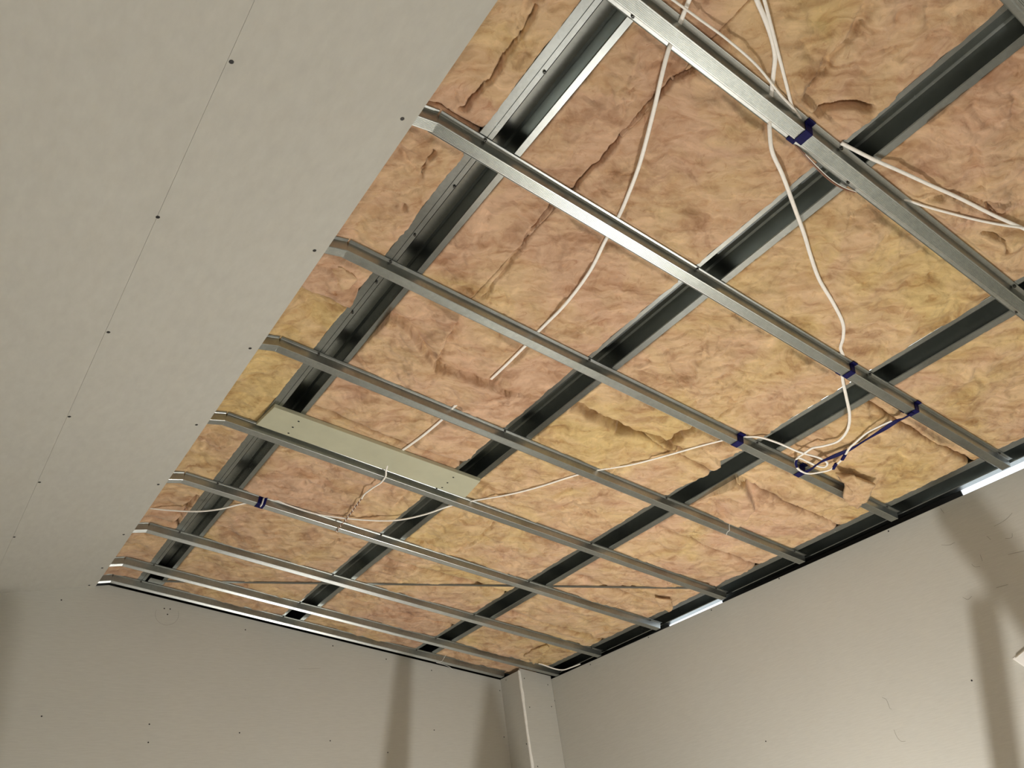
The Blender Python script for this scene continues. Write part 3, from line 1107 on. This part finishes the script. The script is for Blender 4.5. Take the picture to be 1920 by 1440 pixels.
# bay 2
for y0, y1, t, lb in [(YN, 0.62, -0.03, 'brown insulation batt at the top edge behind the two crossing white cables'),
                      (0.62, 2.05, 0.07, 'large yellowish insulation batt crossed by the wavy white cable'),
                      (2.05, 3.00, 0.04, 'insulation batt in the middle bay below the dark torn joint'),
                      (3.00, 3.78, 0.05, 'yellow pink insulation batt in the middle bay around the curved crack'),
                      (3.78, 4.40, -0.04, 'pinkish insulation batt in the middle bay crossed by the strap'),
                      (4.40, 4.96, -0.05, 'insulation batt in the middle bay tight to the end wall')]:
    batt(1.780, 2.629, y0 + G, y1 - G, t, lb, R1 if y1 < 3.1 else 0.0085)
# bay 3
for y0, y1, t, lb in [(YN, 0.62, 0.07, 'yellow insulation batt in the upper right corner above the white cables'),
                      (0.62, 1.30, 0.02, 'insulation batt at the right edge beside the ninth batten'),
                      (1.30, 2.05, 0.06, 'smooth yellow insulation batt right of the blue taped strap'),
                      (2.05, 2.62, -0.02, 'folded pink insulation batt under the coil of white cable'),
                      (2.62, 3.35, -0.03, 'pink insulation batt along the right wall with a hanging ragged end'),
                      (3.35, 4.00, 0.00, 'insulation batt along the right wall around the daylight gap'),
                      (4.00, 4.96, 0.03, 'yellow insulation batt in the far right corner beside the corner boxing')]:
    batt(2.799, 3.612, y0 + G, y1 - G, t, lb, 0.0065 if y1 < 3.1 else 0.009)


# loose tufts hanging below the battens
def tuft(name, outline, hmid, label, tint, thick=0.02):
    """outline: pixel polygon on the slope; puffed sheet of wool"""
    pts = np.array([px(x, y, 0.0) for x, y in outline])
    c = pts.mean(0)
    # resample
    ring = []
    n = len(pts)
    for i in range(n):
        a, b = pts[i], pts[(i + 1) % n]
        for t in np.linspace(0, 1, 9)[:-1]:
            q = a + (b - a) * t
            q = q + 0.006 * np.array([noise(q[0] * 45, q[1] * 45, 3), noise(q[0] * 45, q[1] * 45, 8)])
            ring.append(q)
    ring = np.array(ring)
    m_ = len(ring)
    V_, F_ = [], []
    K_ = 9
    for r_ in range(K_):
        s = 1 - r_ / K_
        for q in ring:
            e = c + (q - c) * s
            hh = hmid - thick * (1 - s ** 3) * 0.6 + 0.013 * noise(e[0] * 14, e[1] * 14, 4) + 0.006 * noise(e[0] * 40, e[1] * 50, 6)
            V_.append(S(e[0], e[1], hh))
    V_.append(S(c[0], c[1], hmid - thick * 0.6))
    for q in ring:
        e = c + (q - c) * 0.97
        V_.append(S(e[0], e[1], hmid + 0.012))
    V_.append(S(c[0], c[1], hmid + 0.016))
    for r_ in range(K_ - 1):
        for i in range(m_):
            j = (i + 1) % m_
            F_.append((r_ * m_ + i, r_ * m_ + j, (r_ + 1) * m_ + j, (r_ + 1) * m_ + i))
    cc = K_ * m_
    for i in range(m_):
        j = (i + 1) % m_
        F_.append(((K_ - 1) * m_ + i, (K_ - 1) * m_ + j, cc))
        F_.append((i, cc + 1 + i, cc + 1 + j, j))
        F_.append((cc + 1 + j, cc + 1 + i, cc + 1 + m_))
    o = mesh(name, V_, F_, M['wool'], None, smooth=True)
    o['tint'] = tint
    return tag(o, label, 'insulation', 'loose insulation tufts')


tuft('insulation_tuft', [(1566, 884), (1600, 890), (1640, 905), (1628, 928), (1608, 952), (1592, 944), (1580, 930), (1582, 905)], -0.012,
     'tongue of insulation hanging down over a batten below the cable coil', -0.02)
tuft('insulation_tuft', [(1228, 1122), (1258, 1126), (1262, 1140), (1255, 1147), (1236, 1136)], 0.0,
     'small pale insulation scrap poking out above the daylight gap', -0.02, 0.012)
tuft('insulation_tuft', [(982, 1234), (996, 1224), (1026, 1213), (1030, 1218), (1016, 1230), (1010, 1244), (1000, 1246)], 0.012,
     'ragged insulation scrap hanging beside the corner boxing', 0.02, 0.012)
tuft('insulation_tuft', [(600, 512), (640, 505), (668, 530), (640, 560), (612, 556), (598, 536)], 0.014,
     'crumpled pale insulation clump against the plasterboard edge', 0.0, 0.016)


# ------------------------------------------------------------------ blue tape
def tape_band(u, k, width, skew, label, full=True):
    """band wrapped over batten k at slope position u"""
    yE = BY[k]
    e = 0.0013
    prof = [(-0.0235, HB + 0.006), (-0.0235, HB - 0.003), (-0.0075, HB - e * 1.2), (-0.0060 - e, HB - 0.003), (-0.0010 - e, 0.001), (0.0, -e), (FW * 0.5, -e), (FW, -e), (FW + 0.001 + e, 0.001), (FW + 0.006 + e, HB - 0.003), (FW + 0.0235, HB - 0.003), (FW + 0.0235, HB + 0.006)]
    V_, F_ = [], []
    n = len(prof)
    for i, (a, h) in enumerate(prof):
        jig = 0.0015 * noise(i * 0.7, u * 9)
        uu = u + skew * (a / FW - 0.5) + jig
        V_ += [S(uu - width / 2, yE + a, h), S(uu + width / 2, yE + a, h)]
        if i:
            F_.append((2 * i - 2, 2 * i, 2 * i + 1, 2 * i - 1))
    o = mesh('tape_band', V_, F_, M['tape'], None)
    sm = o.modifiers.new('thick', 'SOLIDIFY'); sm.thickness = 0.0008; sm.offset = 1
    return tag(o, label, 'tape', 'blue tape bands')


def batten_u(x, y):
    return px(x, y, 0)[0]


tape_band(batten_u(1508, 256), 1, 0.032, 0.000, 'blue tape band around the top batten beside the second purlin')
tape_band(batten_u(1598, 698), 2, 0.030, 0.000, 'blue tape band on the eighth batten where the wavy cable passes behind')
tape_band(batten_u(1708, 776), 2, 0.030, 0.000, 'blue tape band on the eighth batten at the upper end of the tape strap')
tape_band(batten_u(1383, 832), 3, 0.038, 0.000, 'ragged blue tape band holding the long cable to the seventh batten')
tape_band(batten_u(1508, 884), 3, 0.038, 0.000, 'blue tape band on the seventh batten at the lower end of the tape strap')
bt = tape_band(batten_u(489, 946), 6, 0.042, 0.000, 'blue tape tie with a white middle around the batten near the plasterboard edge')
yE = BY[6]
ub_ = batten_u(489, 946)
V_, F_ = sweep(catmull([S(ub_ + 0.002, yE - 0.0125, HB - 0.006), S(ub_ + 0.002, yE - 0.010, 0.012), S(ub_ + 0.002, yE - 0.004, -0.002), S(ub_ + 0.002, yE + 0.012, -0.0035)]), 0.0035, 0.0085, nR)
mesh('white_middle', V_, F_, M['clear'], bt, smooth=True)

# long twisted tape strap between two battens
sp = path_px([(1712, 774, -0.004), (1695, 784, -0.004), (1680, 790, -0.003), (1655, 806, -0.003), (1625, 824, -0.004), (1595, 842, -0.005), (1565, 855, -0.006), (1540, 866, -0.0075), (1520, 880, -0.006), (1505, 887, -0.004)])
V_, F_ = sweep(sp, 0.0110, 0.0022, nR, 8, twist=lambda t: 0.35 * math.sin(t * 17))
ts = mesh('tape_strap', V_, F_, M['tape'], None, smooth=True)
tag(ts, 'long strip of dark blue tape stretched between two battens, holding the cable', 'tape')
for (x, y, h) in [(1582, 857, -0.008), (1565, 874, -0.008)]:
    q = path_px([(x - 3, y + 5, h), (x, y, h), (x + 3, y - 5, h)])
    V_, F_ = sweep(q, 0.0082, 0.0058, nR, 8)
    tag(mesh('tape_wrap', V_, F_, M['tape'], None), 'short blue tape wrap on the cable loop, ' + ('nearer the tape strap' if x == 1582 else 'lower on the loop'), 'tape', 'blue tape wraps on the loop')
q = path_px([(1494, 862, -0.008), (1492, 869, -0.009), (1494, 876, -0.009)])
V_, F_ = sweep(q, 0.006, 0.004, nR, 8)
tag(mesh('tape_wrap', V_, F_, M['tape'], None), 'tiny blue tape wrap on the left side of the cable coil', 'tape', 'blue tape wraps on the loop')

# nylon tie on the sixth batten, loose strand at the last batten
u4 = batten_u(1366, 995)
y4 = BY[4]
V_, F_ = sweep(catmull([S(u4, y4 - 0.021, HB + 0.004), S(u4, y4 - 0.010, HB - 0.006), S(u4, y4 - 0.003, 0.0), S(u4, y4 + 0.012, -0.004), S(u4, y4 + 0.022, -0.018)]), 0.003, 0.0012, exR)
tag(mesh('cable_tie', V_, F_, M['clear'], None, smooth=True), 'small white nylon tie on the batten above the daylight gap', 'cable tie')
y9 = BY[9]
V_, F_ = sweep(path_px([(836, 1228, 0.02), (828, 1240, -0.002), (818, 1242, -0.003), (832, 1246, -0.003), (845, 1252, -0.01), (853, 1262, -0.02)]), 0.0013, 0.0013, nR, 6)
tag(mesh('loose_thread', V_, F_, M['clear'], None, smooth=True), 'thin pale thread dangling from the last batten at the end wall', 'thread')

# ------------------------------------------------------------------ white fitting at the right edge of the wall
pw = on_plane(1921, 1238, np.array([xr(1), 1.0, 0]), WN)
fx = empty('wall_fitting', pw)
tag(fx, 'white plastic fitting corner on the right wall at the photo edge', 'fitting')
up = np.array([0, 0, 1.0])
a = -WD                                         # towards the viewer along the wall
ring0 = [pw + a * -0.035 + up * 0.015, pw + a * 0.06 + up * 0.05, pw + a * 0.09 + up * -0.02, pw + a * 0.0 + up * -0.035]
v, f = prism([q + WN * 0.001 for q in ring0], [q + WN * 0.022 + (pw - q) * 0.12 for q in ring0])
mesh('cover', v, f, M['clear'], fx)
ring1 = [q + (q - pw) * 0.25 for q in ring0]
v, f = prism([q + WN * 0.0005 for q in ring1], [q + WN * 0.004 for q in ring1])
mesh('back_plate', v, f, M['white'], fx)

# ------------------------------------------------------------------ pencil squiggles on the right wall and end wall


def pencil(parent, plane_p, plane_n, out, lines, r=0.0009):
    V_, F_ = [], []
    for ln in lines:
        w = catmull([on_plane(x, y, plane_p, plane_n) + out * 0.0005 for x, y in ln], 6)
        v, f = sweep(w, r, 0.0004, out, 4)
        b0 = len(V_)
        V_ += v
        F_ += [tuple(i + b0 for i in q) for q in f]
    o = mesh('pencil_marks', V_, F_, M['pencil'], parent)
    o['kind'] = 'stuff'
    return o


pencil(wall_right, np.array([xr(1), 1.0, 0]), WN, WN,
       [[(1763, 953), (1770, 962)], [(1765, 1022), (1780, 1022), (1790, 1017)], [(1864, 987), (1885, 975), (1898, 962)], [(1885, 1010), (1897, 1008), (1898, 1000)],
        [(1890, 1040), (1920, 1033)], [(1822, 1058), (1828, 1063), (1838, 1062)], [(1868, 1102), (1890, 1096)], [(1805, 1120), (1815, 1124), (1822, 1118)],
        [(1654, 1308), (1662, 1312), (1668, 1327), (1672, 1330)], [(1676, 1368), (1682, 1382), (1690, 1390), (1698, 1390)], [(1838, 1040), (1842, 1052)], [(1850, 1005), (1858, 1012)]])
circ = [(313 + 22 * math.cos(t), 1152 + 20 * math.sin(t)) for t in np.linspace(-0.3, 3.6, 14)]
pencil(wall_end, np.array([0, YW, 0]), np.array([0, 1.0, 0]), np.array([0, -1.0, 0]), [circ, [(560, 1254), (580, 1254), (600, 1253)]], 0.0006)


# ------------------------------------------------------------------ floor work light and added fill lamp
def work_or_fill_light(loc, watts, rad, colr, label):
    loc = np.asarray(loc, float)
    root = empty('work_light', (loc[0], loc[1], 0))
    tag(root, label, 'work light', 'floor work lights')
    zt = loc[2] - 0.16
    for k in range(3):
        t = 2 * math.pi * k / 3 + 0.4
        d = np.array([math.cos(t), math.sin(t), 0])
        V_, F_ = sweep(np.array([[loc[0], loc[1], zt * 0.8], [loc[0] + d[0] * 0.14, loc[1] + d[1] * 0.14, zt * 0.45], [loc[0] + d[0] * 0.26, loc[1] + d[1] * 0.26, 0.008]]), 0.008, 0.008, np.array([d[1], -d[0], 0.01]), 8)
        mesh('leg', V_, F_, M['black'], root)
    V_, F_ = sweep(np.array([[loc[0], loc[1], zt * 0.5], [loc[0], loc[1], zt + 0.02]]), 0.012, 0.012, exR, 10)
    mesh('pole', V_, F_, M['black'], root)
    v, f = box_pts((loc[0], loc[1], zt + 0.04), np.array([0.12, 0, 0]), np.array([0, 0.09, 0]), np.array([0, 0, 0.022]))
    mesh('housing', v, f, M['yellow'], root)
    v, f = box_pts((loc[0], loc[1], zt + 0.064), np.array([0.10, 0, 0]), np.array([0, 0.07, 0]), np.array([0, 0, 0.003]))
    mesh('lens', v, f, M['lens'], root)
    ld = bpy.data.lights.new('work_light_lamp', 'POINT')
    ld.energy = watts
    ld.shadow_soft_size = rad
    ld.color = colr
    lo = bpy.data.objects.new('lamp', ld)
    COL.objects.link(lo)
    lo.parent = root
    lo.location = (0, 0, loc[2])
    return root


WL = ['yellow work light standing on the floor below the green board, out of view', 'yellow work light standing on the floor behind the viewer, out of view']
for k, (loc, w, r_, c_) in enumerate(LAMPS):
    work_or_fill_light(loc, w, r_, c_, WL[k])

# ------------------------------------------------------------------ unseen timbers added to cast the wall shadows (below the view)
def plank(p_top, w_top, p_bot, w_bot, across, thick, parent=None, name='timber_board', label=None, group=None):
    p_top, p_bot, across = (np.asarray(q, float) for q in (p_top, p_bot, across))
    across = across / np.linalg.norm(across)
    nn = np.cross(across, p_top - p_bot); nn /= np.linalg.norm(nn)
    K_ = 8
    V_, F_ = [], []
    for i in range(K_ + 1):
        t = i / K_
        c = p_bot + (p_top - p_bot) * t
        w = (w_bot + (w_top - w_bot) * t) / 2
        V_ += [c - across * w - nn * thick / 2, c + across * w - nn * thick / 2, c + across * w + nn * thick / 2, c - across * w + nn * thick / 2]
        if i:
            b0 = 4 * (i - 1)
            F_ += [(b0 + j, b0 + (j + 1) % 4, b0 + 4 + (j + 1) % 4, b0 + 4 + j) for j in range(4)]
    F_ += [(3, 2, 1, 0), tuple(4 * K_ + j for j in range(4))]
    o = mesh(name, V_, F_, M['timber'], parent)
    if parent is None:
        tag(o, label, 'timber board', group)
    return o


LB = np.array(LAMPS[1][0])


def between(w, t):
    """point on the line from the right-hand work light to a point of the room shell"""
    return LB + t * (np.asarray(w, float) - LB)


def standing(w_top, w_low, t, **kw):
    """end points of a timber reaching from the floor up to where it meets those two lines"""
    a, b = between(w_top, t), between(w_low, t)
    d = (b - a) / (a[2] - b[2])
    return a, a + d * a[2]


tr = empty('trestle', between((4.08, 1.6, 0), 0.5) * [1, 1, 0])  # unseen timbers, shaped to throw the crossed shadow on the right wall
tag(tr, 'timber trestle standing by the right wall below the view', 'trestle')
a, b = standing((4.08, 1.52, 2.93), (4.08, 1.41, 2.42), 0.44)
plank(a, 0.085, b, 0.085, (0, 1, 0), 0.03, tr, 'leg')
a, b = standing((4.08, 1.60, 2.45), (4.08, 1.815, 1.77), 0.46)
plank(a, 0.065, b, 0.065, (0, 1, 0), 0.03, tr, 'leg')
plank(a * [1, 1, 0] + [0, -0.1, 0.45], 0.06, b * [1, 1, 0] + [0, 0, 0.45], 0.06, (0, 0, 1), 0.02, tr, 'stretcher')
a, b = standing((2.915, YW, 3.2), (2.785, YW, 2.42), 0.4)  # added board, tapered to shape the shadow band on the end wall
plank(a, 0.05, b, 0.20, (1, 0, 0), 0.025, label='tapered timber board on end in the middle of the floor, below the view')
a, b = standing((3.62, YW, 2.98), (3.58, YW, 2.40), 0.3)  # added caster for the soft shadow by the corner
plank(a, 0.02, b, 0.65, (1, 0, 0), 0.025, label='pointed timber board on end nearer the viewer, below the view')
a, b = standing((0.30, YW, 3.38), (0.30, YW, 2.49), 0.3)  # added caster that darkens the far left
plank(a, 0.09, b, 0.13, (1, 0, 0), 0.025, label='straight timber board on end left of the others, below the view')

for o in bpy.data.objects:
    if '_w' in o:
        del o['_w']
